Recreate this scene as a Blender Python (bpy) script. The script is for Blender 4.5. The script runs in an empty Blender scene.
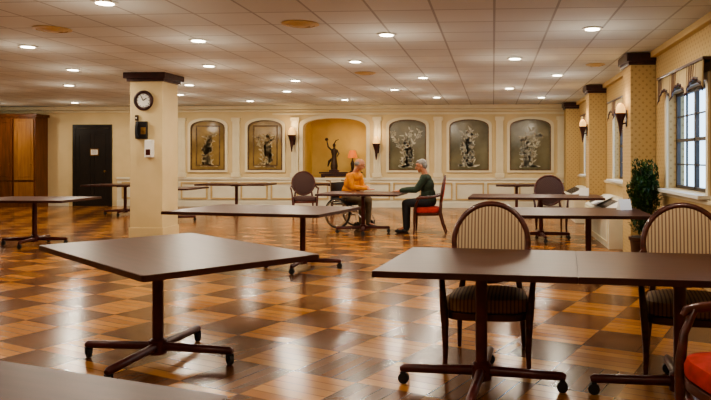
import bpy, bmesh, math, random
from mathutils import Vector, Matrix
random.seed(7)
scene = bpy.context.scene
COL = scene.collection
R = math.radians

# ------------------------------------------------------------------ materials
def base_mat(name):
    m = bpy.data.materials.new(name); m.use_nodes = True
    nt = m.node_tree
    return m, nt, nt.nodes["Principled BSDF"]

def N(nt, t, **kw):
    n = nt.nodes.new(t)
    for k, v in kw.items(): setattr(n, k, v)
    return n

def pm(name, c1, c2=None, scale=8.0, rough=0.5, metal=0.0, emis=None, estr=0.0, stretch=(1,1,1), bump=0.0, coat=0.0, spec=.5):
    m, nt, p = base_mat(name)
    c2 = c2 or tuple(x*0.82 for x in c1)
    tc = N(nt,'ShaderNodeTexCoord'); mp = N(nt,'ShaderNodeMapping')
    mp.inputs['Scale'].default_value = stretch
    no = N(nt,'ShaderNodeTexNoise'); no.inputs['Scale'].default_value = scale; no.inputs['Detail'].default_value = 4
    rp = N(nt,'ShaderNodeValToRGB')
    rp.color_ramp.elements[0].position=.35; rp.color_ramp.elements[1].position=.65
    rp.color_ramp.elements[0].color = (*c2,1); rp.color_ramp.elements[1].color = (*c1,1)
    L = nt.links.new
    L(tc.outputs['Object'], mp.inputs[0]); L(mp.outputs[0], no.inputs['Vector']); L(no.outputs['Fac'], rp.inputs[0])
    L(rp.outputs[0], p.inputs['Base Color'])
    p.inputs['Roughness'].default_value = rough; p.inputs['Metallic'].default_value = metal
    p.inputs['Coat Weight'].default_value = coat; p.inputs['Specular IOR Level'].default_value = spec
    if emis:
        p.inputs['Emission Color'].default_value = (*emis,1); p.inputs['Emission Strength'].default_value = estr
    if bump:
        b = N(nt,'ShaderNodeBump'); b.inputs['Strength'].default_value = bump; b.inputs['Distance'].default_value=.01
        L(no.outputs['Fac'], b.inputs['Height']); L(b.outputs[0], p.inputs['Normal'])
    return m

def mth(nt, op, a, b=None):
    n = N(nt,'ShaderNodeMath', operation=op)
    for i,v in enumerate((a,b)):
        if v is None: continue
        if isinstance(v,(int,float)): n.inputs[i].default_value = v
        else: nt.links.new(v, n.inputs[i])
    return n.outputs[0]

def mixc(nt, f, a, b):
    n = N(nt,'ShaderNodeMix', data_type='RGBA')
    if isinstance(f,(int,float)): n.inputs[0].default_value=f
    else: nt.links.new(f, n.inputs[0])
    for i,v in ((6,a),(7,b)):
        if isinstance(v,tuple): n.inputs[i].default_value=(*v,1)
        else: nt.links.new(v, n.inputs[i])
    return n.outputs[2]

def floor_mat():
    m, nt, p = base_mat("parquet_floor")
    L = nt.links.new
    tc = N(nt,'ShaderNodeTexCoord'); mp = N(nt,'ShaderNodeMapping')
    T = .49
    mp.inputs['Rotation'].default_value=(0,0,R(24)); mp.inputs['Scale'].default_value=(1/T,1/T,1/T)
    L(tc.outputs['Object'], mp.inputs[0])
    sp = N(nt,'ShaderNodeSeparateXYZ'); L(mp.outputs[0], sp.inputs[0])
    x,y = sp.outputs[0], sp.outputs[1]
    fx, fy = mth(nt,'FLOOR',x), mth(nt,'FLOOR',y)
    chk = mth(nt,'FLOORED_MODULO', mth(nt,'ADD',fx,fy), 2.0)
    pl = N(nt,'ShaderNodeMix', data_type='FLOAT'); L(chk, pl.inputs[0]); L(y, pl.inputs[2]); L(x, pl.inputs[3])
    p5 = mth(nt,'MULTIPLY', pl.outputs[0], 5.0)
    fr = mth(nt,'FRACT', p5)
    line = mth(nt,'LESS_THAN', fr, .08)
    ex = mth(nt,'LESS_THAN', mth(nt,'FRACT',x), .02); ey = mth(nt,'LESS_THAN', mth(nt,'FRACT',y), .02)
    cb = N(nt,'ShaderNodeCombineXYZ')
    L(mth(nt,'FLOOR',p5), cb.inputs[0]); L(fx, cb.inputs[1]); L(fy, cb.inputs[2])
    wn = N(nt,'ShaderNodeTexWhiteNoise'); L(cb.outputs[0], wn.inputs['Vector'])
    no = N(nt,'ShaderNodeTexNoise'); no.inputs['Scale'].default_value=3.0; no.inputs['Detail'].default_value=5
    L(mp.outputs[0], no.inputs['Vector'])
    light = mixc(nt, wn.outputs['Value'], (.58,.260,.075), (.40,.160,.042))
    dark = mixc(nt, wn.outputs['Value'], (.215,.085,.030), (.115,.043,.018))
    c = mixc(nt, chk, light, dark)
    c = mixc(nt, mth(nt,'MULTIPLY',no.outputs['Fac'],.28), c, (.13,.055,.022))
    ln = mth(nt,'MULTIPLY', mth(nt,'MAXIMUM', mth(nt,'MAXIMUM', ex, ey), line), .6)
    c = mixc(nt, ln, c, (.03,.012,.006))
    L(c, p.inputs['Base Color'])
    n2 = N(nt,'ShaderNodeTexNoise'); n2.inputs['Scale'].default_value=7; L(tc.outputs['Object'], n2.inputs['Vector'])
    L(mth(nt,'ADD', mth(nt,'MULTIPLY', n2.outputs['Fac'], .12), .14), p.inputs['Roughness'])
    b = N(nt,'ShaderNodeBump'); b.inputs['Strength'].default_value=.18; b.inputs['Distance'].default_value=.01
    n3 = N(nt,'ShaderNodeTexNoise'); n3.inputs['Scale'].default_value=2.5; L(tc.outputs['Object'], n3.inputs['Vector'])
    L(n3.outputs['Fac'], b.inputs['Height']); L(b.outputs[0], p.inputs['Normal'])
    p.inputs['IOR'].default_value=1.42
    return m

def ceiling_mat():
    m, nt, p = base_mat("acoustic_ceiling_tiles"); L = nt.links.new
    tc = N(nt,'ShaderNodeTexCoord'); sp = N(nt,'ShaderNodeSeparateXYZ'); L(tc.outputs['Object'], sp.inputs[0])
    tx = mth(nt,'DIVIDE', sp.outputs[0], .61); ty = mth(nt,'DIVIDE', sp.outputs[1], .61)
    a = mth(nt,'LESS_THAN', mth(nt,'FRACT',tx), .04); b = mth(nt,'LESS_THAN', mth(nt,'FRACT',ty), .04)
    g = mth(nt,'MAXIMUM', a, b)
    cb = N(nt,'ShaderNodeCombineXYZ'); L(mth(nt,'FLOOR',tx), cb.inputs[0]); L(mth(nt,'FLOOR',ty), cb.inputs[1])
    wn = N(nt,'ShaderNodeTexWhiteNoise'); L(cb.outputs[0], wn.inputs['Vector'])
    c = mixc(nt, wn.outputs['Value'], (.66,.67,.63), (.58,.59,.55))
    no = N(nt,'ShaderNodeTexNoise'); no.inputs['Scale'].default_value=60; L(tc.outputs['Object'], no.inputs['Vector'])
    c = mixc(nt, mth(nt,'MULTIPLY',no.outputs['Fac'],.25), c, (.40,.40,.37))
    c = mixc(nt, mth(nt,'MULTIPLY',g,.6), c, (.20,.19,.17))
    L(c, p.inputs['Base Color']); p.inputs['Roughness'].default_value=.8
    return m

def stripe_mat(name, c1, c2, freq, axis=0, duty=.35, rough=.8):
    m, nt, p = base_mat(name); L = nt.links.new
    tc = N(nt,'ShaderNodeTexCoord'); sp = N(nt,'ShaderNodeSeparateXYZ'); L(tc.outputs['Object'], sp.inputs[0])
    f = mth(nt,'LESS_THAN', mth(nt,'FRACT', mth(nt,'MULTIPLY', sp.outputs[axis], freq)), duty)
    c = mixc(nt, f, c1, c2)
    L(c, p.inputs['Base Color']); p.inputs['Roughness'].default_value=rough
    return m

def dotted_mat(name, c1, c2, scale=9.0, thr=.23, rough=.75):
    m, nt, p = base_mat(name); L = nt.links.new
    tc = N(nt,'ShaderNodeTexCoord'); mp=N(nt,'ShaderNodeMapping'); mp.inputs['Scale'].default_value=(scale,scale,scale)
    L(tc.outputs['Object'], mp.inputs[0]); sp = N(nt,'ShaderNodeSeparateXYZ'); L(mp.outputs[0], sp.inputs[0])
    h = mth(nt,'ADD', sp.outputs[0], sp.outputs[1]); v = sp.outputs[2]
    a = mth(nt,'ABSOLUTE', mth(nt,'SUBTRACT', mth(nt,'FRACT', mth(nt,'ADD',h,v)), .5))
    b = mth(nt,'ABSOLUTE', mth(nt,'SUBTRACT', mth(nt,'FRACT', mth(nt,'SUBTRACT',h,v)), .5))
    f = mth(nt,'LESS_THAN', mth(nt,'MAXIMUM',a,b), thr)
    L(mixc(nt, mth(nt,'MULTIPLY',f,.7), c1, c2), p.inputs['Base Color']); p.inputs['Roughness'].default_value=rough
    return m

M = {}
M['floor']=floor_mat(); M['ceil']=ceiling_mat()
M['cream']=pm("cream_paint",(.70,.56,.32),(.64,.51,.28),2,.6)
M['white']=pm("white_wainscot",(.74,.70,.56),(.68,.64,.50),3,.5)
M['trim']=pm("ivory_trim",(.76,.68,.48),(.71,.63,.44),3,.45)
M['wallpaper']=dotted_mat("tan_wallpaper",(.52,.37,.17),(.32,.21,.08),10,.18)
M['tan']=pm("tan_paint",(.58,.42,.20),(.52,.38,.18),3,.6)
M['yellow']=pm("yellow_paint",(.66,.46,.16),(.60,.41,.13),3,.6)
M['crown']=pm("dark_mahogany_crown",(.06,.018,.016),(.03,.010,.009),10,.35)
M['valance']=stripe_mat("striped_valance_fabric",(.50,.38,.20),(.12,.06,.03),11,1,.35)
M['top']=pm("mahogany_laminate",(.082,.029,.019),(.058,.021,.014),3,.36,stretch=(1,9,1),spec=.35)
M['edge']=pm("dark_table_edge",(.06,.018,.014),(.04,.012,.010),6,.35)
M['metal']=pm("maroon_enamelled_metal",(.10,.020,.016),(.065,.013,.011),9,.32,metal=.1)
M['rubber']=pm("black_rubber",(.015,.015,.015),(.03,.03,.03),9,.6)
M['chrome']=pm("chrome",(.6,.6,.6),(.5,.5,.5),5,.2,metal=1)
M['wood']=pm("mahogany_wood",(.10,.024,.015),(.05,.013,.009),7,.3,stretch=(1,1,4),coat=.2)
M['stripe']=stripe_mat("striped_upholstery",(.50,.37,.23),(.20,.12,.08),42,0,.40)
M['seatstripe']=stripe_mat("striped_seat_fabric",(.34,.20,.09),(.15,.075,.04),40,0,.4)
M['red']=pm("red_fabric",(.42,.030,.018),(.30,.02,.012),20,.8)
M['darkfab']=dotted_mat("dark_patterned_fabric",(.05,.02,.018),(.16,.09,.06),30,.2)
M['black']=pm("black_paint",(.012,.010,.010),(.018,.014,.013),4,.35)
M['glassy']=pm("smoked_mirror_glass",(.20,.18,.11),(.10,.09,.05),1.6,.15)
M['glassy2']=pm("amber_mirror_glass",(.34,.23,.085),(.18,.115,.045),1.6,.15)
M['etch']=pm("etched_glass_design",(.66,.64,.53),(.34,.31,.22),9,.6)
M['etch2']=pm("amber_etched_design",(.60,.50,.30),(.20,.13,.06),7,.6)
M['etchdark']=pm("dark_etched_design",(.08,.04,.015),(.16,.09,.03),14,.5)
M['gold']=pm("antique_gold",(.35,.2,.06),(.2,.1,.03),20,.4,metal=.6)
M['cabinet']=pm("cherry_cabinet_wood",(.17,.055,.016),(.10,.032,.009),3,.35,stretch=(6,6,.7))
M['cabinet2']=pm("pale_cabinet_wood",(.34,.16,.05),(.25,.11,.035),3,.35,stretch=(6,6,.7))
M['lamp']=pm("lit_lamp",(1,.9,.7),(1,.9,.7),3,.5,emis=(1,.90,.68),estr=16)
M['sconce']=pm("sconce_glow",(.8,.5,.2),(.7,.4,.15),3,.5,emis=(1,.58,.20),estr=1.2)
M['lampring']=pm("white_lamp_ring",(.7,.68,.6),(.65,.62,.55),4,.4)
M['winframe']=pm("dark_window_frame",(.08,.06,.05),(.05,.04,.03),5,.4)
M['winwhite']=pm("white_window_frame",(.75,.75,.72),(.7,.7,.67),5,.4)
M['paper']=pm("white_paper",(.85,.84,.78),(.8,.79,.74),5,.6)
M['leaf']=pm("ficus_leaf",(.035,.10,.014),(.009,.032,.005),14,.45)
M['bark']=pm("bark",(.12,.07,.035),(.07,.04,.02),20,.8)
M['pot']=pm("terracotta_pot",(.16,.07,.03),(.10,.04,.02),6,.5)
M['soil']=pm("soil",(.03,.02,.012),(.05,.03,.02),30,.9)
M['skin']=pm("skin",(.50,.22,.12),(.43,.18,.095),10,.5)
M['greyhair']=pm("grey_hair",(.30,.28,.26),(.18,.165,.15),60,.8,bump=.4)
M['orange']=pm("orange_shirt",(.68,.25,.02),(.54,.18,.012),10,.85,bump=.2)
M['green']=pm("dark_green_sweater",(.028,.045,.026),(.018,.03,.018),30,.9,bump=.4)
M['khaki']=pm("khaki_trousers",(.16,.11,.06),(.11,.08,.045),12,.85)
M['navy']=pm("dark_trousers",(.025,.025,.03),(.018,.018,.022),12,.85)
M['shoe']=pm("black_leather",(.02,.017,.015),(.03,.025,.02),12,.4)
M['eye']=pm("eye_white",(.7,.68,.65),(.65,.62,.6),5,.3)
M['lip']=pm("lip",(.34,.11,.08),(.28,.09,.06),12,.5)
M['handset']=pm("black_handset",(.02,.02,.025),(.03,.03,.035),12,.4)
M['bronze']=pm("dark_bronze",(.07,.04,.022),(.04,.022,.013),12,.4,metal=.4)
M['outside']=pm("snowy_ground",(.62,.72,.85),(.52,.60,.72),1,.9)

# ------------------------------------------------------------------ mesh builder
class B:
    def __init__(s): s.bm = bmesh.new()
    def box(s, c, d, rz=0, rx=0, ry=0):
        mt = Matrix.Translation(c) @ Matrix.Rotation(rz,4,'Z') @ Matrix.Rotation(ry,4,'Y') @ Matrix.Rotation(rx,4,'X') @ Matrix.Diagonal((*d,1))
        bmesh.ops.create_cube(s.bm, size=1, matrix=mt); return s
    def cone(s, p0, p1, r0, r1=None, n=16):
        p0,p1 = Vector(p0),Vector(p1); r1 = r0 if r1 is None else r1
        d = p1-p0
        q = d.to_track_quat('Z','Y').to_matrix().to_4x4()
        bmesh.ops.create_cone(s.bm, cap_ends=True, segments=n, radius1=r0, radius2=r1, depth=d.length, matrix=Matrix.Translation((p0+p1)/2) @ q); return s
    def sph(s, c, r, n=14, rot=None):
        if isinstance(r,(int,float)): r=(r,r,r)
        mt = Matrix.Translation(c)
        if rot: mt = mt @ rot
        bmesh.ops.create_uvsphere(s.bm, u_segments=n, v_segments=max(8,n//2+2), radius=1, matrix=mt @ Matrix.Diagonal((*r,1))); return s
    def sweep(s, pts, r, n=10, closed=False, flat=1.0, up=(0,0,1)):
        pts=[Vector(p) for p in pts]; k=len(pts)
        rs = r if isinstance(r,(list,tuple)) else [r]*k
        rings=[]; prev=None
        for i,p in enumerate(pts):
            a = pts[(i-1)%k] if (closed or i>0) else p
            b = pts[(i+1)%k] if (closed or i<k-1) else p
            t=(b-a).normalized()
            if prev is None:
                u=Vector(up)
                if abs(u.dot(t))>.95: u=Vector((0,1,0))
                if abs(u.dot(t))>.95: u=Vector((1,0,0))
                nrm=(u-t*u.dot(t)).normalized()
            else: nrm=(prev-t*prev.dot(t)).normalized()
            prev=nrm; bn=t.cross(nrm)
            rings.append([s.bm.verts.new(p+(nrm*math.cos(2*math.pi*j/n)+bn*flat*math.sin(2*math.pi*j/n))*rs[i]) for j in range(n)])
        for i in range(k if closed else k-1):
            A,Bq=rings[i],rings[(i+1)%k]
            for j in range(n): s.bm.faces.new((A[j],A[(j+1)%n],Bq[(j+1)%n],Bq[j]))
        if not closed:
            s.bm.faces.new(rings[0][::-1]); s.bm.faces.new(rings[-1])
        return s
    def lathe(s, prof, c=(0,0,0), n=24):
        rings=[]
        for r,z in prof:
            rings.append([s.bm.verts.new((c[0]+r*math.cos(2*math.pi*j/n), c[1]+r*math.sin(2*math.pi*j/n), c[2]+z)) for j in range(n)])
        for A,Bq in zip(rings,rings[1:]):
            for j in range(n): s.bm.faces.new((A[j],A[(j+1)%n],Bq[(j+1)%n],Bq[j]))
        s.bm.faces.new(rings[0][::-1]); s.bm.faces.new(rings[-1]); return s
    def prism(s, poly, fn, d0, d1):
        a=[s.bm.verts.new(fn(u,v,d0)) for u,v in poly]; b=[s.bm.verts.new(fn(u,v,d1)) for u,v in poly]
        k=len(poly)
        s.bm.faces.new(a); s.bm.faces.new(b[::-1])
        for i in range(k): s.bm.faces.new((a[i],b[i],b[(i+1)%k],a[(i+1)%k]))
        return s
    def ring(s, po, pi, fn, d0, d1):
        k=len(po)
        ao=[s.bm.verts.new(fn(u,v,d0)) for u,v in po]; bo=[s.bm.verts.new(fn(u,v,d1)) for u,v in po]
        ai=[s.bm.verts.new(fn(u,v,d0)) for u,v in pi]; bi=[s.bm.verts.new(fn(u,v,d1)) for u,v in pi]
        for i in range(k):
            j=(i+1)%k
            for q in ((ao[i],ao[j],ai[j],ai[i]),(bo[i],bi[i],bi[j],bo[j]),(ao[i],bo[i],bo[j],ao[j]),(ai[i],ai[j],bi[j],bi[i])):
                s.bm.faces.new(q)
        return s
    def obj(s, name, mat, parent=None, loc=None, smooth=True, bevel=0, ang=40):
        bmesh.ops.recalc_face_normals(s.bm, faces=s.bm.faces[:])
        me = bpy.data.meshes.new(name); s.bm.to_mesh(me); s.bm.free()
        o = bpy.data.objects.new(name, me); COL.objects.link(o)
        if mat: me.materials.append(mat)
        if smooth:
            me.polygons.foreach_set('use_smooth',[True]*len(me.polygons))
            me.set_sharp_from_angle(angle=R(ang))
        if bevel:
            b=o.modifiers.new('bev','BEVEL'); b.width=bevel; b.segments=2; b.limit_method='ANGLE'
        if parent: o.parent=parent
        if loc: o.location=loc
        return o

def root(name, label, cat, loc=(0,0,0), rz=0, group=None):
    e = bpy.data.objects.new(name, None); COL.objects.link(e); e.empty_display_size=.1
    e.location=loc; e.rotation_euler=(0,0,rz); tag(e,label,cat,group); return e
def tag(o,label,cat,group=None):
    o["label"]=label; o["category"]=cat
    if group: o["group"]=group
def struct(o,label=None,cat="structure"):
    o["kind"]="structure"; o["label"]=label or "part of the room shell"; o["category"]=cat; return o

def dup(src, loc, rz, label=None):
    loc=tuple(loc)+(0,)*(3-len(loc))
    r = src.copy(); COL.objects.link(r); r.location=loc; r.rotation_euler=(0,0,rz)
    if label: r["label"]=label
    allo=list(bpy.data.objects)
    def rec(a,b):
        for ch in [c for c in allo if c.parent==a]:
            c2=ch.copy(); COL.objects.link(c2); c2.parent=b; rec(ch,c2)
    rec(src,r); return r

def boolean_cut(o, cutters):
    bpy.context.view_layer.update()
    for c in cutters:
        md=o.modifiers.new('b','BOOLEAN'); md.operation='DIFFERENCE'; md.solver='EXACT'; md.object=c
    dg=bpy.context.evaluated_depsgraph_get()
    me=bpy.data.meshes.new_from_object(o.evaluated_get(dg))
    o.modifiers.clear(); o.data=me
    for c in cutters: bpy.data.objects.remove(c, do_unlink=True)

def arch(w, zb, zt, rise, n=14, inset=0):
    hw=w/2-inset; zb+=inset; zt-=inset
    p=[(-hw,zb),(hw,zb)]
    for i in range(n+1):
        a=math.pi*i/n
        p.append((hw*math.cos(a), zt-rise+rise*math.sin(a)**.8))
    return p

# ------------------------------------------------------------------ room
H=2.85; XR=2.25; YB=18.8; XL=-15.0; YF=-2.5
fl=B().box(((XL+XR)/2,(YB+YF)/2,-.05),(XR-XL+1,YB-YF+2.6,.1)).obj("floor",M['floor'],smooth=False); struct(fl,"glossy checkered wood parquet floor","floor")
ce=B().box(((XL+XR)/2,(YB+YF)/2,H+.05),(XR-XL+1,YB-YF+2.6,.1)).obj("ceiling",M['ceil'],smooth=False); struct(ce,"suspended ceiling of square acoustic tiles","ceiling")
wb=B().box(((XL+XR)/2,YB+.1,H/2),(XR-XL+.4,.2,H)).obj("wall_back",M['cream'],smooth=False); struct(wb,"cream painted wall with arched niche","wall")
NX=-4.43; NW=1.80
cut=B().prism(arch(NW,.62,2.50,.28),lambda u,v,d:(NX+u,d,v),YB-.3,YB+.6).obj("cutter",None,smooth=False)
boolean_cut(wb,[cut])
WINS=[(7.30,8.92),(11.3,12.8),(15.3,16.8)]
ZS,ZT=1.0,2.20
wr=B().box((XR+.1,(YB+YF)/2,H/2),(.2,YB-YF,H)).obj("wall_right",M['wallpaper'],smooth=False); struct(wr,"tan diamond-patterned wallpaper wall with windows","wall")
cs=[B().box((XR+.1,(a+b)/2,(ZS+ZT)/2),(.6,b-a,ZT-ZS)).obj("cutter",None,smooth=False) for a,b in WINS]
boolean_cut(wr,cs)
wl=B().box((XL-.1,(YB+YF)/2,H/2),(.2,YB-YF,H)).obj("wall_left",M['cream'],smooth=False); struct(wl,"cream painted wall","wall")
wf=B().box(((XL+XR)/2,YF-.1,H/2),(XR-XL+.4,.2,H)).obj("wall_front",M['cream'],smooth=False); struct(wf,"cream painted wall","wall")

tn=[0]
def trim(b, mat, label, bevel=.004):
    tn[0]+=1
    o=b.obj("trim_%d"%tn[0],mat,smooth=False,bevel=bevel); struct(o,label,"trim"); return o
b=B()
b.box((NX,YB+.95,1.55),(NW+.4,.05,2.3)); b.box((NX-NW/2-.03,YB+.57,1.55),(.05,.72,2.3)); b.box((NX+NW/2+.03,YB+.57,1.55),(.05,.72,2.3))
b.box((NX,YB+.57,2.6),(NW+.4,.72,.05)); 
trim(b,M['yellow'],"yellow painted recess walls inside the arched niche",0)
trim(B().box((NX,YB+.50,.59),(NW+.1,.85,.06)),M['trim'],"ivory ledge of the arched niche")
trim(B().ring(arch(NW+.2,.55,2.60,.30),arch(NW,.62,2.50,.28),lambda u,v,d:(NX+u,d,v),YB-.04,YB+.02),M['trim'],"ivory arched molding around the niche")
trim(B().box(((XL+XR)/2,YB-.05,H-.05),(XR-XL,.10,.10)).box(((XL+XR)/2,YB-.025,H-.14),(XR-XL,.05,.05)),M['trim'],"ivory crown molding")
def seg(x0,x1,z,h,d,mat,label):
    trim(B().box(((x0+x1)/2,YB-d/2,z),(x1-x0,d,h)),mat,label)
RZ=.80
seg(-10.75,XR,RZ,.06,.05,M['white'],"white chair rail")
o=B().box(((-10.75+XR)/2,YB-.015,.08),(XR+10.75,.03,.16)).obj("baseboard_back",M['white'],smooth=False,bevel=.004); struct(o,"white baseboard","baseboard")
o=B().box((XL/2-12.2/2,YB-.015,.08),(-12.2-XL,.03,.16)).obj("baseboard_left",M['white'],smooth=False,bevel=.004); struct(o,"white baseboard","baseboard")
o=B().box((XR-.015,(YB+YF)/2,.08),(.03,YB-YF,.16)).obj("baseboard_right",M['tan'],smooth=False,bevel=.004); struct(o,"tan baseboard","baseboard")
trim(B().box(((-10.75+XR)/2,YB-.006,.47),(XR+10.75,.012,.62)),M['white'],"white wainscot panelling",0)
b=B(); x=-10.6
while x<XR-.5:
    w=.78
    po=[(x,.22),(x+w,.22),(x+w,.70),(x,.70)]; pi=[(x+.04,.26),(x+w-.04,.26),(x+w-.04,.66),(x+.04,.66)]
    b.ring(po,pi,lambda u,v,d:(u,d,v),YB-.045,YB-.01)
    x+=.87
trim(b,M['tan'],"raised panel moldings of the white wainscot",0)
for px in (-8.83,-7.25,-5.55,-3.22,-1.52,.18,1.86):
    b=B().box((px,YB-.03,1.62),(.20,.06,1.64)).box((px,YB-.04,2.47),(.26,.09,.10)).box((px,YB-.04,.90),(.26,.09,.12))
    for k in (-.05,0,.05): b.box((px+k,YB-.065,1.65),(.018,.012,1.35))
    trim(b,M['trim'],"ivory fluted pilaster on the wall")
trim(B().box((-2,YB-.02,2.62),(8.4,.04,.06)),M['trim'],"ivory picture rail")

# arched etched panels
def panel(cx,w,kind,seed):
    random.seed(seed*13+5)
    e=root("arched_glass_panel","arched %s glass panel with etched floral design in ivory molding"%("amber" if kind else "smoky"),"decorative panel",(cx,YB,0),group="arched etched panels along the wall")
    f=lambda u,v,d:(u,d,v)
    B().ring(arch(w+.18,.98,2.52,.24),arch(w,1.05,2.44,.22),f,-.05,-.001).obj("frame",M['trim'],e,smooth=False,bevel=.004)
    B().ring(arch(w+.02,1.04,2.45,.222),arch(w-.04,1.07,2.42,.21),f,-.056,-.018).obj("inner_frame",M['etchdark'],e,smooth=False)
    B().prism(arch(w,1.05,2.44,.22),f,-.02,-.001).obj("glass",M['glassy2' if kind else 'glassy'],e,smooth=False)
    if kind: 
        B().ring([(-w*.36,1.16),(w*.36,1.16),(w*.36,2.30),(-w*.36,2.30)],[(-w*.33,1.19),(w*.33,1.19),(w*.33,2.27),(-w*.33,2.27)],f,-.032,-.02).obj("inner_border",M['etchdark'],e,smooth=False)
    b=B()
    def leaf(cx,cz,L,wd,a):
        p=[]
        for i in range(10):
            t=2*math.pi*i/10; u=L/2*math.cos(t); v=wd/2*math.sin(t)*(1-.5*math.cos(t))
            p.append((cx+u*math.cos(a)-v*math.sin(a), cz+u*math.sin(a)+v*math.cos(a)))
        b.prism(p,f,-.03,-.02)
    for k in range(7): leaf(random.uniform(-.22,.22),1.14+random.uniform(0,.05),.20,.05,random.uniform(-.3,.3))
    for sidx in range(4):
        px=random.uniform(-.12,.12); amp=random.uniform(.08,.18); ph=random.uniform(0,6); top=random.uniform(.75,1.05)
        last=(px,1.15)
        for k in range(13):
            t=(k+1)/13; qx=px+amp*math.sin(ph+4*t)*t+.04*(sidx-1.5)*t*3; qz=1.15+top*t
            a=math.atan2(qz-last[1],qx-last[0]); leaf((qx+last[0])/2,(qz+last[1])/2,.11,.022,a); last=(qx,qz)
            s=1 if k%2 else -1
            leaf(qx+s*.06,qz+.02,random.uniform(.09,.16),random.uniform(.035,.06),a-s*random.uniform(.6,1.1))
            if random.random()<.35:
                ox=qx-s*.07
                for j in range(5): leaf(ox+.03*math.cos(j*1.257),qz+.03*math.sin(j*1.257),.07,.035,j*1.257)
    b.obj("etched_design",M['etch2' if kind else 'etch'],e,smooth=False)
for i,(cx,w,k) in enumerate([(-9.6,1.0,0),(-8.07,.98,1),(-6.41,.98,1),(-2.37,1.02,0),(-.66,1.07,0),(1.02,1.10,0)]):
    panel(cx,w,k,i)

# ------------------------------------------------------------------ right wall pieces
for i,(a,b_) in enumerate(WINS):
    e=root("window_%d"%(i+1),"bright window with dark muntins and white sill","window",(XR,(a+b_)/2,0)); e["kind"]="structure"
    w=b_-a
    b=B()
    for z in (ZS+.02,ZT-.02,(ZS+ZT)/2): b.box((.12,0,z),(.05,w,.04))
    for y in (-w/2+.02,w/2-.02): b.box((.12,y,(ZS+ZT)/2),(.05,.04,ZT-ZS))
    b.box((.12,0,(ZS+ZT)/2),(.05,.05,ZT-ZS))
    for y in (-w/4,w/4): b.box((.12,y,(ZS+ZT)/2),(.025,.016,ZT-ZS))
    for z in (ZS+.30,ZT-.30): b.box((.12,0,z),(.025,w,.016))
    b.obj("window_frame",M['winframe'],e,smooth=False,bevel=.003)
    b=B(); t=.08
    b.ring([(-w/2-t,ZS-t),(w/2+t,ZS-t),(w/2+t,ZT+t),(-w/2-t,ZT+t)],[(-w/2,ZS),(w/2,ZS),(w/2,ZT),(-w/2,ZT)],lambda u,v,d:(d,u,v),-.03,.0)
    b.obj("casing",M['trim'],e,smooth=False,bevel=.004)
    B().box((-.06,0,ZS-.03),(.16,w+.2,.04)).obj("sill",M['winwhite'],e,smooth=False,bevel=.005)
    e2=root("window_valance","scalloped patterned fabric valance above a window","valance",(XR,(a+b_)/2,0),group="scalloped window valances")
    bm=B(); n=72; vt=[];vb=[]; vm=[]
    W=w+.3
    for k in range(n+1):
        y=-W/2+W*k/n; ph=(k/n*3)%1.0
        zb=2.07+.15*math.sin(math.pi*ph)**.8 if 0<ph<1 else 2.07
        dx=-.10-.012*math.sin(k*1.6)
        vt.append(bm.bm.verts.new((dx+.01,y,2.40))); vm.append(bm.bm.verts.new((dx,y,zb+.035))); vb.append(bm.bm.verts.new((dx-.005,y,zb)))
    F2=[]
    for k in range(n):
        bm.bm.faces.new((vt[k],vt[k+1],vm[k+1],vm[k])); F2.append(bm.bm.faces.new((vm[k],vm[k+1],vb[k+1],vb[k])))
    for f_ in F2: f_.material_index=1
    o=bm.obj("valance_fabric",M['valance'],e2); o.data.materials.append(M['crown'])
    sm=o.modifiers.new('s','SOLIDIFY'); sm.thickness=.006
    B().box((-.055,0,2.41),(.11,W+.04,.03)).obj("valance_board",M['crown'],e2,smooth=False,bevel=.004)
for (y0,y1) in ((9.62,10.2),(13.75,14.2),(18.0,18.5)):
    yc=(y0+y1)/2
    trim(B().box((XR-.17,yc,H/2),(.34,y1-y0,H)),M['wallpaper'],"wallpapered wall pilaster",.005)
    trim(B().box((XR-.19,yc,H-.07),(.42,y1-y0+.1,.11)).box((XR-.18,yc,H-.15),(.38,y1-y0+.04,.05)),M['crown'],"dark mahogany pilaster capital")
trim(B().box((XR-.04,(YB+YF)/2,H-.04),(.08,YB-YF,.08)),M['tan'],"tan crown molding")
trim(B().box((XR-.01,(YB+YF)/2,.45),(.02,YB-YF,.9)),M['tan'],"tan painted dado",0)
trim(B().box((XR-.02,(YB+YF)/2,.92),(.05,YB-YF,.05)),M['trim'],"ivory dado rail")

def radiator(yc,w,label):
    e=root("radiator_cover",label,"radiator cover",(XR-.03,yc,0),group="radiator covers under the windows")
    b=B(); b.prism([(0,0),(-.48,0),(-.48,.52),(-.12,.70),(0,.70)],lambda u,v,d:(u,d,v),-w/2,w/2)
    b.obj("cabinet_body",M['white'],e,smooth=False,bevel=.006)
    b=B().box((-.30,0,.612),(.26,w-.16,.004),ry=-R(26.6))
    for k in range(22):
        b.box((-.30,-w/2+.1+k*(w-.2)/21,.615),(.26,.012,.006),ry=-R(26.6))
    b.obj("vent_grille",M['winframe'],e,smooth=False)
    b=B().ring([(-w/2+.08,.08),(w/2-.08,.08),(w/2-.08,.48),(-w/2+.08,.48)],[(-w/2+.11,.11),(w/2-.11,.11),(w/2-.11,.45),(-w/2+.11,.45)],lambda u,v,d:(d,u,v),-.495,-.48)
    b.obj("front_molding",M['trim'],e,smooth=False)
radiator(11.75,2.7,"cream radiator cover cabinet below a window")
radiator(15.9,2.6,"cream radiator cover cabinet below a window")
for yy in (10.75,12.2,15.2):
    e=root("paper_sheet","white paper placemat lying on a sloped radiator cover","paper",(XR-.33,yy,.625))
    B().box((0,0,.016),(.34,.60,.008),ry=R(-26.6)).obj("sheet",M['paper'],e,smooth=False)
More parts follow.
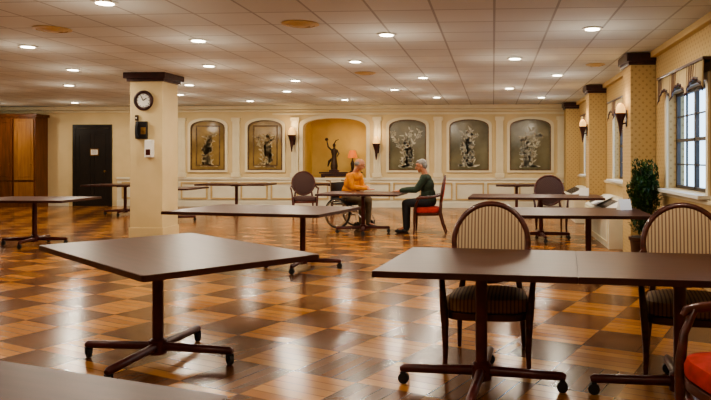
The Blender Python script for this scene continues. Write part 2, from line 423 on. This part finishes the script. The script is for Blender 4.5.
# white folded cards standing on the tables by the windows
def card(x,y,rz):
    e=root("table_card","small white folded card standing on a dark table","card",(x,y,.741),R(rz),group="folded white table cards")
    B().prism([(-.05,0),(.05,0),(.002,.13),(-.002,.13)],lambda u,v,d:(d,u,v),-.08,.08).obj("folded_card",M['paper'],e,smooth=False)
card(1.62,8.55,20); card(1.55,11.75,-15)

def sconce(loc,rz,label,sc=1.0):
    e=root("wall_sconce",label,"wall lamp",loc,rz,group="torch wall sconces"); e.scale=(sc,sc,sc)
    B().prism([(-.05,-.15),(.05,-.15),(.07,0),(.05,.15),(-.05,.15),(-.07,0)],lambda u,v,d:(u,d,v),-.02,0).obj("back_plate",M['crown'],e,smooth=False,bevel=.003)
    B().sweep([(0,-.01,-.08),(0,-.07,-.10),(0,-.11,-.06),(0,-.11,0)],.014).lathe([(.01,-.32),(.025,-.22),(.045,-.08),(.085,.05),(.10,.075),(.1,.09)],(0,-.11,0)).obj("arm",M['crown'],e)
    B().lathe([(.08,.085),(.085,.12),(.078,.18),(.055,.24),(.02,.27)],(0,-.11,0)).obj("lamp_shade",M['sconce'],e)
    l=bpy.data.lights.new("sconce_light",'POINT'); l.energy=3.5; l.color=(1,.7,.38); l.shadow_soft_size=.06
    lo=bpy.data.objects.new("sconce_light",l); COL.objects.link(lo); lo.parent=e; lo.location=(0,-.16,.36)
sconce((-5.60,YB-.06,1.92),0,"glowing torch wall sconce between arched panels",1.15)
sconce((-3.22,YB-.075,1.68),0,"glowing torch wall sconce beside the arched niche",1.1)
sconce((XR-.34,9.9,1.95),-math.pi/2,"glowing torch wall sconce on a wallpapered pilaster",.8)
sconce((XR-.34,14.0,1.95),-math.pi/2,"glowing torch wall sconce on a wallpapered pilaster",.8)

# ------------------------------------------------------------------ door and cabinet at left
e=root("door_1","black panelled door in dark frame","door",(-11.48,YB,0)); e["kind"]="structure"
B().ring([(-.58,0),(.58,0),(.58,2.34),(-.58,2.34)],[(-.49,.001),(.49,.001),(.49,2.24),(-.49,2.24)],lambda u,v,d:(u,d,v),-.05,-.001).obj("door_frame",M['black'],e,smooth=False,bevel=.005)
B().box((0,-.02,1.12),(.98,.035,2.23)).obj("door_leaf",M['black'],e,smooth=False)
b=B()
for z0,z1 in ((.2,.95),(1.1,2.08)):
    for xx in (-.23,.23):
        b.ring([(xx-.18,z0),(xx+.18,z0),(xx+.18,z1),(xx-.18,z1)],[(xx-.155,z0+.025),(xx+.155,z0+.025),(xx+.155,z1-.025),(xx-.155,z1-.025)],lambda u,v,d:(u,d,v),-.046,-.035)
b.obj("door_panel_molding",M['black'],e,smooth=False)
B().sph((.40,-.085,1.0),.035).cone((.40,-.03,1.0),(.40,-.085,1.0),.014).obj("door_knob",M['gold'],e)
e=root("door_notice","small framed notice mounted on the black door","sign",(-11.40,YB-.047,1.55))
B().box((0,-.008,0),(.26,.015,.20)).obj("notice_frame",M['gold'],e,smooth=False,bevel=.003)
B().box((0,-.017,0),(.20,.004,.14)).obj("notice_paper",M['paper'],e,smooth=False)
b=B().box((-.076,-.0192,0),(.002,.0006,.10))
for k in range(4): b.box((0,-.0195,.045-.03*k),(.15,.001,.009))
b.obj("notice_print",M['black'],e,smooth=False)

e=root("wooden_wall_cabinet","tall cherry wood built-in cabinet with paneled doors","cabinet",(-13.75,YB,0))
B().box((0,-.28,1.28),(1.85,.54,2.54)).box((0,-.29,2.58),(1.95,.58,.08)).box((0,-.29,.05),(1.9,.56,.1)).obj("cabinet_body",M['cabinet'],e,smooth=False,bevel=.006)
for xx,mt in ((-.62,'cabinet'),(-.02,'cabinet'),(.60,'cabinet2')):
    B().box((xx,-.565,1.62),(.56,.03,1.72)).ring([(xx-.22,.85),(xx+.22,.85),(xx+.22,2.4),(xx-.22,2.4)],[(xx-.19,.88),(xx+.19,.88),(xx+.19,2.37),(xx-.19,2.37)],lambda u,v,d:(u,d,v),-.59,-.58).obj("door",M[mt],e,smooth=False,bevel=.003)
    B().box((xx,-.565,.42),(.56,.03,.56)).obj("drawer",M[mt],e,smooth=False,bevel=.003)
    B().sph((xx+.22,-.60,1.2),.02).obj("knob",M['gold'],e)

# ------------------------------------------------------------------ pillar
PX,PY,PW=-5.965,11.62,.58
b=B().box((PX,PY,H/2),(PW,PW,H)); o=b.obj("trim_70",M['cream'],smooth=False,bevel=.008); struct(o,"square cream structural pillar","pillar")
trim(B().box((PX,PY,H-.05),(PW+.16,PW+.16,.10)).box((PX,PY,H-.125),(PW+.08,PW+.08,.05)),M['crown'],"dark mahogany pillar capital")
trim(B().box((PX,PY,.09),(PW+.03,PW+.03,.18)),M['cream'],"cream pillar base")
e=root("wall_clock","round wall clock with dark rim on the pillar","clock",(-6.00,PY-PW/2,2.37))
cyl=lambda r,y0,y1:B().cone((0,y0,0),(0,y1,0),r,r,32)
cyl(.13,-.001,-.03).obj("clock_face",M['paper'],e)
B().sweep([(.145*math.cos(t*math.pi/16),-.022,.145*math.sin(t*math.pi/16)) for t in range(32)],.030,8,closed=True).obj("clock_rim",M['crown'],e)
b=B().sweep([(.112*math.cos(t*math.pi/16),-.032,.112*math.sin(t*math.pi/16)) for t in range(32)],.0015,4,closed=True)
for k in range(12):
    a=k*math.pi/6; b.box((.105*math.sin(a),-.032,.105*math.cos(a)),(.008,.003,.022),ry=a)
b.obj("hour_marks",M['black'],e,smooth=False)
B().box((.03,-.035,.02),(.075,.003,.014),ry=-.6).obj("hour_hand",M['black'],e,smooth=False)
B().box((-.02,-.038,.04),(.010,.003,.09),ry=-.4).obj("minute_hand",M['black'],e,smooth=False)
e=root("wall_phone","black wall telephone with handset on the pillar","telephone",(-6.03,PY-PW/2,1.86))
B().box((0,-.03,0),(.20,.06,.30)).obj("phone_body",M['black'],e,smooth=False,bevel=.008)
B().sweep([(-.06,-.07,.12),(-.06,-.10,.06),(-.06,-.10,-.06),(-.06,-.07,-.12)],[.028,.02,.02,.028]).obj("handset",M['handset'],e)
B().box((.045,-.058,-.012),(.09,.006,.12)).obj("keypad",M['gold'],e,smooth=False)
e=root("paper_dispenser","white wall-mounted dispenser beside the telephone","dispenser",(-5.88,PY-PW/2,1.54))
B().box((0,-.05,0),(.13,.104,.30)).obj("dispenser_body",M['paper'],e,smooth=False,bevel=.012)
B().box((0,-.10,-.06),(.08,.012,.10)).obj("dispenser_opening",M['metal'],e,smooth=False,bevel=.004)
e=root("notice_box","small dark wall box above the telephone on the pillar","box",(-6.12,PY-PW/2,2.02))
B().box((0,-.02,.05),(.05,.04,.10)).obj("box_body",M['bronze'],e,smooth=False,bevel=.006)
B().cone((0,-.038,.05),(0,-.046,.05),.012,.012,12).obj("button",M['paper'],e)

# ------------------------------------------------------------------ niche contents
e=root("console_stand","dark carved console stand inside the arched niche","stand",(NX+.08,YB+.45,.62))
B().box((0,0,.34),(1.2,.34,.04)).box((0,0,.27),(1.1,.28,.08)).obj("stand_top",M['crown'],e,smooth=False,bevel=.005)
for sx in (-.52,.52):
    for sy in (-.11,.11): B().sweep([(sx,sy,.25),(sx*1.04,sy*1.1,.12),(sx,sy,0)],[.03,.02,.022]).obj("leg",M['crown'],e)
e=root("statue","dark bronze standing draped figure statue on a console","statue",(NX-.12,YB+.45,.98)); e.scale=(.85,.85,.85)
B().box((0,0,.035),(.30,.22,.07)).lathe([(.13,.06),(.11,.10)],n=16).obj("plinth",M['crown'],e,smooth=False,bevel=.004)
b=B().lathe([(.11,.10),(.125,.20),(.09,.40),(.075,.55),(.105,.68),(.095,.76),(.035,.80),(.03,.83)],n=18).sph((0,-.005,.90),(.052,.058,.07))
b.sweep([(-.09,0,.74),(-.20,-.03,.85),(-.24,-.03,1.05)],[.032,.026,.018]).sweep([(.09,0,.74),(.17,-.04,.62),(.12,-.10,.52)],[.032,.026,.018])
b.sph((-.25,-.03,1.10),(.06,.05,.055)).sweep([(0,0,.95),(.06,0,1.06),(.16,0,1.10)],[.02,.018,.01]).sweep([(-.05,.02,.45),(-.18,.03,.36),(-.22,.02,.18)],[.05,.045,.02])
b.obj("figure",M['bronze'],e)
e=root("table_lamp","small lit table lamp with amber red shade in niche","lamp",(NX+.42,YB+.42,.98))
B().lathe([(.08,0),(.085,.02),(.03,.05),(.045,.15),(.06,.24),(.02,.34),(.015,.44)]).obj("lamp_base",M['bronze'],e)
lampshade=pm("amber_red_shade",(.5,.12,.03),(.4,.09,.02),6,.6,emis=(1,.25,.05),estr=.6)
B().lathe([(.14,.40),(.12,.50),(.08,.62),(.075,.62)]).obj("lamp_shade",lampshade,e)
l=bpy.data.lights.new("niche_light",'POINT'); l.energy=7; l.color=(1,.76,.48); l.shadow_soft_size=.08
lo=bpy.data.objects.new("niche_light",l); COL.objects.link(lo); lo.parent=e; lo.location=(0,-.05,.85)

# ------------------------------------------------------------------ lights
DL=[(1.12,7.79),(-1.26,7.99),(-3.66,8.23),(-6.09,8.52),(.32,10.04),(-2.08,10.18),(-3.65,6.17),(1.13,12.1),(-1.27,12.3),(-3.72,12.6),(-6.06,13.2),
 (-6.94,10.8),(-4.5,10.5),(-1.35,16.3),(-3.7,16.8),(1.16,16.5),(-6.2,17.0),(.34,14.3),(-2.1,14.4),(-4.5,14.6),(-8.5,13.1),(-8.6,17.2),(-11,13.4),(-11,17.2),(-13.4,17.2),(-7.2,15.2),
 (1.1,3.6),(-1.3,3.8),(-3.7,3.6),(-6.1,4.3),(.1,.8),(-3,.8),(-9.5,8.8)]  # out-of-view fittings, added to light the area near the camera
LC=(1,.89,.72)
lm=bpy.data.lights.new("downlight_bulb",'AREA'); lm.shape='DISK'; lm.size=.16; lm.energy=22; lm.color=LC
lp=bpy.data.lights.new("ceiling_fill",'POINT'); lp.energy=9; lp.color=LC; lp.shadow_soft_size=.14  # fill added below each fitting to brighten the ceiling, no bulb hangs there
src=None
for i,(x,y) in enumerate(DL):
    if src is None:
        e=root("recessed_downlight","lit round recessed downlight set in the tiled ceiling","ceiling light",(x,y,H),group="recessed ceiling downlights")
        B().lathe([(.085,-.001),(.115,-.004),(.12,-.012),(.085,-.014)]).obj("lamp_ring",M['lampring'],e)
        B().cone((0,0,-.004),(0,0,-.018),.085,.08,24).obj("lamp_lens",M['lamp'],e)
        for d,z in ((lm,-.022),(lp,-.55)):
            lo=bpy.data.objects.new(d.name,d); COL.objects.link(lo); lo.parent=e; lo.location=(0,0,z)
        src=e
    else: e=dup(src,(x,y,H),0)
for x,y,r in ((-2.1,7.3,.2),(-2.2,11.6,.18),(-5.0,7.4,.2),(1.6,10.8,.15)):
    e=root("ceiling_vent","round beige air diffuser in the ceiling","ceiling vent",(x,y,H),group="round ceiling diffusers")
    B().lathe([(r,0),(r*1.02,-.01),(r*.8,-.02),(r*.78,-.01),(r*.55,-.03),(r*.53,-.015),(r*.3,-.035),(.01,-.036)]).obj("diffuser",M['tan'],e)

# ------------------------------------------------------------------ tables
TT=.74
def table(loc, w, d, rz, label, cross=0.0, off=(0,0), arm=.47, name="dining_table", rc=.03):
    e=root(name,label,"table",(loc[0],loc[1],0),R(rz),group="mahogany pedestal dining tables")
    r=rc; poly=[]
    for cx,cy,a0 in ((w/2-r,d/2-r,0),(-w/2+r,d/2-r,90),(-w/2+r,-d/2+r,180),(w/2-r,-d/2+r,270)):
        for k in range(5): a=R(a0+k*22.5); poly.append((cx+r*math.cos(a),cy+r*math.sin(a)))
    B().prism(poly,lambda u,v,z:(u,v,z),TT-.036,TT-.002).obj("table_edge",M['edge'],e,smooth=False)
    pin=[(u*(1-.008/w),v*(1-.008/d)) for u,v in poly]
    B().prism(pin,lambda u,v,z:(u,v,z),TT-.003,TT).obj("tabletop",M['top'],e,smooth=False)
    c0,s0=math.cos(R(-rz)),math.sin(R(-rz)); ox,oy=off[0]*c0-off[1]*s0, off[0]*s0+off[1]*c0
    B().cone((ox,oy,.10),(ox,oy,TT-.037),.036,.036,20).lathe([(.06,.055),(.06,.145),(.038,.16)],(ox,oy,0)).cone((ox,oy,TT-.07),(ox,oy,TT-.037),.06,.12,20).obj("post",M['metal'],e)
    B().box((ox*.5,oy*.5,TT-.047),(w*.62,.05,.02)).box((ox,oy*.5,TT-.047),(.05,d*.62,.02)).obj("top_bracket",M['metal'],e,smooth=False)
    for k in range(4):
        a=R(cross-rz)+k*math.pi/2; c,s=math.cos(a),math.sin(a)
        B().sweep([(ox+.03*c,oy+.03*s,.105),(ox+arm*.5*c,oy+arm*.5*s,.10),(ox+arm*c,oy+arm*s,.095),(ox+(arm+.02)*c,oy+(arm+.02)*s,.09)],[.030,.028,.026,.016],12).obj("foot",M['metal'],e)
        ci=root("caster","","");
        for kk in ("label","category"): del ci[kk]
        ci.parent=e; ci.location=(ox+arm*c,oy+arm*s,0)
        B().cone((0,-.012,.033),(0,.012,.033),.033,.033,18).cone((0,-.017,.033),(0,.017,.033),.012,.012,10).obj("caster_wheel",M['rubber'],ci)
        B().cone((0,0,.062),(0,0,.088),.012,.012,10).box((0,-.02,.052),(.026,.005,.045)).box((0,.02,.052),(.026,.005,.045)).box((0,0,.072),(.03,.045,.008)).obj("caster_fork",M['rubber'],ci,smooth=False)
    return e
table((-2.24,4.62),1.88,1.17,-40,"mahogany-topped square pedestal table standing alone on casters",cross=-5,off=(-.03,-.15),arm=.52)
table((-.06,4.28),1.15,1.06,-6,"mahogany pedestal table pushed against another, chair tucked under",cross=-6,off=(-.01,-.19),arm=.48,rc=.006)
table((1.085,4.16),1.15,1.06,-6,"mahogany pedestal table butted against another beside the chairs",cross=-6,off=(-.02,-.19),arm=.48,rc=.006)
table((-1.45,1.39),1.2,1.2,-17,"mahogany pedestal table with bare top near the viewer",cross=20)
table((-2.86,8.38),2.05,1.35,-10,"long bare mahogany pedestal table on casters",cross=0,off=(.48,0))
table((-2.39,12.40),1.5,1.1,-3,"mahogany pedestal table where two people are seated",cross=10)
table((.71,11.6),2.2,1.15,-2,"long bare mahogany table by the windows",cross=5,off=(.1,0))
table((1.0,8.25),1.6,1.25,-2,"mahogany pedestal table beside the potted ficus",cross=5,off=(.14,0))
table((.57,16.6),1.0,.9,0,"small bare mahogany table near the wainscot wall",cross=45)
table((-7.25,10.3),1.55,1.15,2,"bare mahogany pedestal table in open floor",cross=10)
table((-8.95,16.0),1.6,1.1,0,"bare mahogany pedestal table near the cream wall",cross=10)
table((-6.95,14.3),1.2,1.1,0,"bare mahogany pedestal table behind the pillar",cross=30)
table((-6.4,16.6),1.75,1.0,0,"bare mahogany pedestal table near the arched panels",cross=15)
table((-4.05,16.9),1.2,.9,0,"bare mahogany pedestal table near the niche",cross=15)

# ------------------------------------------------------------------ chairs (front faces -Y local)
def chair(loc, rz, label, backmat, seatmat, name="dining_armchair"):
    e=root(name,label,"chair",(loc[0],loc[1],0),R(rz),group="oval-back dining armchairs")
    poly=[]
    for k in range(28):
        t=2*math.pi*k/28; c,s=math.cos(t),math.sin(t)
        wx=.285 if s<0 else .26
        poly.append((wx*math.copysign(abs(c)**.55,c), .25*math.copysign(abs(s)**.55,s)))
    b=B(); bm=b.bm
    lay=[(.93,.375),(1.0,.39),(1.01,.43),(.96,.465),(.75,.482),(.4,.49)]
    rings=[[bm.verts.new((u*f,v*f,z)) for u,v in poly] for f,z in lay]
    for A,Q in zip(rings,rings[1:]):
        for j in range(28): bm.faces.new((A[j],A[(j+1)%28],Q[(j+1)%28],Q[j]))
    bm.faces.new(rings[0][::-1]); bm.faces.new(rings[-1])
    b.obj("seat",seatmat,e)
    B().prism(poly,lambda u,v,z:(u,v,z),.33,.378).obj("seat_rail",M['wood'],e,bevel=.005)
    cz,cy=.775,.29; tilt=R(-9)
    T=Matrix.Translation((0,cy,cz)) @ Matrix.Rotation(tilt,4,'X')
    rxx,rzz=.265,.275
    el=[T@Vector((rxx*math.cos(2*math.pi*k/40),0,rzz*math.sin(2*math.pi*k/40))) for k in range(40)]
    B().sweep(el,.022,10,closed=True).obj("backrest_frame",M['wood'],e)
    b=B().sph((0,0,0),(rxx,.035,rzz),28)
    bmesh.ops.transform(b.bm,matrix=T,verts=b.bm.verts)
    b.obj("backrest",backmat,e)
    for sx in (-1,1):
        B().sweep([(sx*.272,-.225,0),(sx*.268,-.215,.12),(sx*.272,-.212,.30),(sx*.282,-.205,.42),(sx*.295,-.18,.55),(sx*.31,-.12,.655)],[.015,.018,.026,.026,.020,.018],10).obj("leg",M['wood'],e)
        B().sweep([(sx*.235,.36,0),(sx*.228,.30,.15),(sx*.22,.245,.36),(sx*.20,.255,.50),(sx*.185,.265,.62)],[.015,.018,.024,.022,.018],10).obj("leg",M['wood'],e)
        B().sweep([(sx*.255,.29,.74),(sx*.29,.24,.70),(sx*.315,.10,.67),(sx*.32,-.08,.665),(sx*.315,-.16,.655),(sx*.305,-.185,.63)],[.016,.02,.024,.026,.022,.015],10,flat=.8).obj("armrest",M['wood'],e)
    return e
c1=chair((-.03,4.62),-3,"oval-back mahogany armchair with striped upholstery tucked under table",M['stripe'],M['seatstripe'])
dup(c1,(1.27,4.56),R(-10),"striped oval-back mahogany armchair turned slightly beside the table")
chair((1.14,3.04),-78,"mahogany armchair with red upholstered seat angled beside the table",M['red'],M['red'])
c4=chair((-1.22,12.55),-88,"mahogany armchair with red seat holding the green-sweatered person",M['red'],M['red'])
c5=chair((1.05,12.6),0,"mahogany armchair with dark patterned oval back at long table",M['darkfab'],M['darkfab'])
dup(c5,(-4.45,15.8),R(20),"dark oval-back mahogany armchair standing near the niche")

# ------------------------------------------------------------------ plant
e=root("potted_ficus","bushy green ficus tree in a pot by the windows","plant",(1.97,9.05,0))
B().lathe([(.12,0),(.15,.02),(.18,.30),(.20,.31),(.20,.35),(.17,.35)],n=28).obj("pot",M['pot'],e)
B().cone((0,0,.33),(0,0,.352),.168,.168,24).obj("soil",M['soil'],e)
b=B().sweep([(0,0,.34),(.02,.01,.6),(-.01,.0,.85),(.01,0,1.15)],[.022,.018,.015,.01],8)
for k in range(9):
    a=k*2.4; z=.6+k*.06; b.sweep([(0,0,z),(.12*math.cos(a),.12*math.sin(a),z+.12),(.18*math.cos(a),.18*math.sin(a),z+.2)],[.009,.006,.004],6)
b.obj("trunk",M['bark'],e)
random.seed(11); b=B(); bm=b.bm
for k in range(3000):
    while True:
        p=Vector((random.uniform(-1,1),random.uniform(-1,1),random.uniform(-1,1)))
        if .2<p.length<1: break
    sc=.85+.2*math.sin(p.x*6+p.z*5+p.y*4)
    c=Vector((p.x*.215*sc,p.y*.22*sc,.95+p.z*.43*sc))
    if random.random()<.12: c=Vector((p.x*.18,p.y*.18,.50+.14*p.z))
    q=Matrix.Rotation(random.uniform(0,6.28),3,'Z')@Matrix.Rotation(random.uniform(.3,1.6),3,'X')
    L=random.uniform(.04,.07); w=L*.45
    if c.x>.19: c.x=.19
    vs=[bm.verts.new(c+q@Vector(v)) for v in ((0,0,0),(w*.5,L*.4,.006),(0,L,-.008),(-w*.5,L*.4,.006))]
    bm.faces.new(vs)
b.obj("foliage",M['leaf'],e,smooth=False)

# ------------------------------------------------------------------ people
def fused(shapes, name, mat, parent, voxel=.010, smooth=5):
    b=B()
    for s in shapes:
        if s[0]=='c':
            _,p0,p1,r0,r1=s; b.cone(p0,p1,r0,r1,16); b.sph(p0,r0,14); b.sph(p1,r1,14)
        elif s[0]=='p':
            pts,rs=s[1],s[2]
            for i in range(len(pts)-1):
                b.cone(pts[i],pts[i+1],rs[i],rs[i+1],14)
            for p,r in zip(pts,rs): b.sph(p,r,14)
        else: b.sph(s[1],s[2],18, rot=s[3] if len(s)>3 else None)
    o=b.obj(name,mat,None,smooth=False)
    m=o.modifiers.new('r','REMESH'); m.mode='VOXEL'; m.voxel_size=voxel; m.use_smooth_shade=True
    if smooth:
        m2=o.modifiers.new('s','SMOOTH'); m2.iterations=smooth; m2.factor=.5
    dg=bpy.context.evaluated_depsgraph_get(); 
    me=bpy.data.meshes.new_from_object(o.evaluated_get(dg)); o.modifiers.clear(); o.data=me
    me.polygons.foreach_set('use_smooth',[True]*len(me.polygons))
    if not me.materials: me.materials.append(mat)
    o.parent=parent; return o

def person(loc, rz, label, shirt, trouser, seat, lean, bald, headturn=0, hands=None, nod=-14):
    e=root("person",label,"person",(loc[0],loc[1],0),R(rz))
    S=seat+.085
    nk=Vector((0,lean*1.05,S+.53)); hd=nk+Vector((0,.045+lean*.25,.135))
    skin=[]; sh=[]; tr=[]
    torso=lambda g:[('s',(0,0,S+.02),(.165+g,.125+g,.12+g)),('s',(0,lean*.25,S+.14),(.155+g,.125+g,.15+g)),('s',(0,lean*.55,S+.30),(.17+g,.125+g,.16+g)),('s',(0,lean*.85,S+.42),(.165+g,.105+g,.09+g))]
    skin+=torso(-.015); sh+=torso(.012)
    skin+=[('p',[(0,lean*.85,S+.42),tuple(nk),tuple(hd-Vector((0,.015,.03)))],[.07,.055,.055])]
    sh+=[('s',(0,lean*.97,S+.485),(.085,.08,.035))]
    Rt=Matrix.Rotation(R(headturn),4,'Z')@Matrix.Rotation(R(nod),4,'X')
    def h(v): return tuple(hd+Rt@Vector(v))
    skin+=[('s',h((0,-.01,.025)),(.077,.097,.088),Rt),('s',h((0,.02,-.035)),(.062,.072,.075),Rt),('s',h((0,.055,-.085)),(.032,.03,.025),Rt),
           ('p',[h((0,.085,.02)),h((0,.112,-.022))],[.009,.015]),('s',h((0,.075,.045)),(.055,.02,.014),Rt),
           ('s',h((.078,-.005,-.01)),(.010,.018,.032),Rt),('s',h((-.078,-.005,-.01)),(.010,.018,.032),Rt)]
    sho=Vector((0,lean*.88,S+.44))
    for sx in (-1,1):
        s0=sho+Vector((sx*.175,0,0)); 
        wr=Vector(hands[0 if sx<0 else 1]) if hands else Vector((sx*.13,.44,.785))
        el=(s0+wr)/2+Vector((sx*.07,-.07,-.10)); el.z=max(el.z,.74 if el.y>.30 else .66)
        for lst,g in ((skin,0),(sh,.014)):
            lst.append(('p',[tuple(s0),tuple((s0+el)/2),tuple(el),tuple((el*.4+wr*.6)),tuple(wr if g==0 else wr*.93+el*.07)],[.056+g,.048+g,.041+g,.036+g,.026+g*.9]))
        fd=(wr-el); fd.z=0; fd.normalize(); fd=(fd+Vector((-sx*.15,.3,0))).normalized(); side=Vector((fd.y,-fd.x,0))
        palm=wr+fd*.05; palm.z=.765
        q=Matrix.Rotation(math.atan2(fd.y,fd.x)-math.pi/2,4,'Z')
        skin.append(('c',tuple(wr),tuple(wr+fd*.03+Vector((0,0,-.008))),.024,.02)); skin.append(('s',tuple(palm),(.038,.048,.017),q))
        for k,(o_,l) in enumerate(((-.030,.062),(-.010,.075),(.011,.070),(.030,.054))):
            a=palm+side*o_+fd*.035; b1=a+fd*l*.5+side*o_*.18+Vector((0,0,.012)); b2=a+fd*l*.95+side*o_*.3+Vector((0,0,-.004))
            skin.append(('p',[tuple(a),tuple(b1),tuple(b2)],[.0095,.009,.0075]))
        th=palm-side*sx*.026-fd*.015
        skin.append(('p',[tuple(th),tuple(th-side*sx*.028+fd*.028),tuple(th-side*sx*.024+fd*.058)],[.013,.010,.008]))
        hp=Vector((sx*.095,.02,S-.01)); kn=Vector((sx*.13,.43,seat+.06)); an=Vector((sx*.12,.42,.09))
        for lst,g in ((skin,-.006),(tr,.010)):
            lst.append(('p',[tuple(hp),tuple((hp+kn)/2),tuple(kn),tuple((kn*.6+an*.4)),tuple(an)],[.088+g,.076+g,.058+g,.052+g,.036+g*1.5]))
        skin.append(('p',[tuple(an),(sx*.12,.54,.05)],[.034,.03]))
    tr+=[('s',(0,0,S+.0),(.172,.135,.10))]
    fused(skin,"body",M['skin'],e,.0065,3)
    fused(sh,"sweater" if shirt=='green' else "shirt",M[shirt],e,.009,4)
    fused(tr,"trousers",M[trouser],e,.011,4)
    for sx in (-1,1):
        fused([('s',(sx*.12,.45,.05),(.044,.07,.05)),('s',(sx*.12,.545,.035),(.046,.085,.034))],"shoe",M['shoe'],e,.009,2)
        x=sx*.03
        B().sph(h((x,.083,.018)),(.013,.008,.009),10,rot=Rt).obj("eye",M['eye'],e)
        B().sph(h((x,.090,.018)),(.006,.004,.006),8,rot=Rt).obj("pupil",M['black'],e)
    B().sph(h((0,.088,-.053)),(.024,.008,.006),10,rot=Rt).obj("mouth",M['lip'],e)
    if bald:
        fused([('s',h((sx*.058,-.035,.005)),(.024,.06,.045),Rt) for sx in(-1,1)]+[('s',h((0,-.075,-.005)),(.06,.032,.05),Rt)],"hair",M['greyhair'],e,.007,2)
    else:
        fused([('s',h((0,-.028,.045)),(.083,.092,.082),Rt),('s',h((0,-.06,-.005)),(.076,.058,.07),Rt),('s',h((0,.03,.085)),(.06,.05,.035),Rt)],"hair",M['greyhair'],e,.007,2)
    return e

W1=(-2.90,13.36); WR=-112
person(W1,WR,"seated balding person in an orange shirt leaning on the table",'orange','khaki',.50,.20,True,headturn=32,hands=[(-.04,.47,.785),(.06,.50,.785)],nod=-24)
person((-1.18,12.55),90,"seated grey-haired person in dark green sweater, forearms on table",'green','navy',.485,.08,False,headturn=0,hands=[(-.15,.52,.785),(.14,.54,.785)])

def wheelchair(loc,rz):
    e=root("wheelchair","black and chrome wheelchair holding the orange-shirted person","wheelchair",(loc[0],loc[1],0),R(rz))
    for sx in (-1,1):
        w=root("wheel","",""); 
        for kk in ("label","category"): del w[kk]
        w.parent=e; w.location=(sx*.30,-.02,.305)
        circ=lambda r:[(0,r*math.cos(t*math.pi/20),r*math.sin(t*math.pi/20)) for t in range(40)]
        B().sweep(circ(.285),.02,8,closed=True).obj("tire",M['rubber'],w)
        b=B().sweep(circ(.262),.009,6,closed=True).sweep([(p[0]+sx*.04,p[1],p[2]) for p in circ(.25)],.008,6,closed=True).cone((-.03,0,0),(.04,0,0),.03,.03,14)
        for k in range(14):
            a=k*math.pi/7; b.cone((0,.02*math.cos(a),.02*math.sin(a)),(0,.262*math.cos(a),.262*math.sin(a)),.0025,.0025,5)
        b.obj("wheel_rim",M['chrome'],w)
        B().cone((sx*.24-.012,.40,.075),(sx*.24+.012,.40,.075),.075,.075,20).obj("front_caster",M['rubber'],e)
        B().sweep([(sx*.255,-.22,.92),(sx*.255,-.21,.88),(sx*.255,-.20,.45),(sx*.255,-.20,.30)],.012,8).sweep([(sx*.255,-.20,.47),(sx*.255,.2,.47),(sx*.255,.32,.44),(sx*.20,.52,.16)],.012,8).sweep([(sx*.255,-.20,.30),(sx*.255,.36,.28),(sx*.24,.40,.10)],.012,8).sweep([(sx*.255,-.21,.70),(sx*.255,.14,.70),(sx*.255,.16,.47)],.011,8).sweep([(sx*.255,-.22,.92),(sx*.255,-.31,.93)],.014,8).obj("side_frame",M['chrome'],e)
        B().box((sx*.262,-.02,.72),(.05,.30,.03)).obj("armrest",M['black'],e,smooth=False,bevel=.008)
        B().box((sx*.13,.53,.012),(.16,.16,.012),rx=0).cone((sx*.20,.52,.16),(sx*.16,.53,.018),.01,.01,8).obj("footrest",M['rubber'],e,smooth=False)
    B().box((0,.06,.475),(.49,.46,.03)).obj("seat",M['black'],e,smooth=False,bevel=.01)
    B().box((0,-.205,.70),(.49,.02,.40)).obj("backrest",M['black'],e,smooth=False,bevel=.008)
wheelchair(W1,WR)

# ------------------------------------------------------------------ world & exterior
w=bpy.data.worlds.new("world"); scene.world=w; w.use_nodes=True
nt=w.node_tree; bg=nt.nodes['Background']
tc=nt.nodes.new('ShaderNodeTexCoord'); sp=nt.nodes.new('ShaderNodeSeparateXYZ'); rp=nt.nodes.new('ShaderNodeValToRGB')
nt.links.new(tc.outputs['Generated'],sp.inputs[0]); nt.links.new(sp.outputs[2],rp.inputs[0]); nt.links.new(rp.outputs[0],bg.inputs[0])
rp.color_ramp.elements[0].color=(.58,.80,1,1); rp.color_ramp.elements[1].color=(.25,.48,1,1)
bg.inputs[1].default_value=3.2
g=B().box((XR+12,9,-.3),(22,50,.1)).obj("ground",M['outside'],smooth=False); struct(g,"pale ground outside the windows","ground")
for a,b_ in WINS:
    l=bpy.data.lights.new("daylight_portal",'AREA'); l.shape='RECTANGLE'; l.size=1.2; l.size_y=b_-a; l.cycles.is_portal=True
    lo=bpy.data.objects.new("daylight_portal",l); COL.objects.link(lo); lo.location=(XR+.16,(a+b_)/2,(ZS+ZT)/2); lo.rotation_euler=(0,math.pi/2,0)

# ------------------------------------------------------------------ camera
cd=bpy.data.cameras.new("camera"); cam=bpy.data.objects.new("camera",cd); COL.objects.link(cam)
cam.location=(0,0,1.38); cam.rotation_euler=(R(90),R(0),R(4))
cd.sensor_width=36; cd.lens=34.43; cd.shift_x=-.1266; cd.shift_y=-.059; cd.clip_end=200
scene.camera=cam
scene.view_settings.look='AgX - Medium High Contrast'
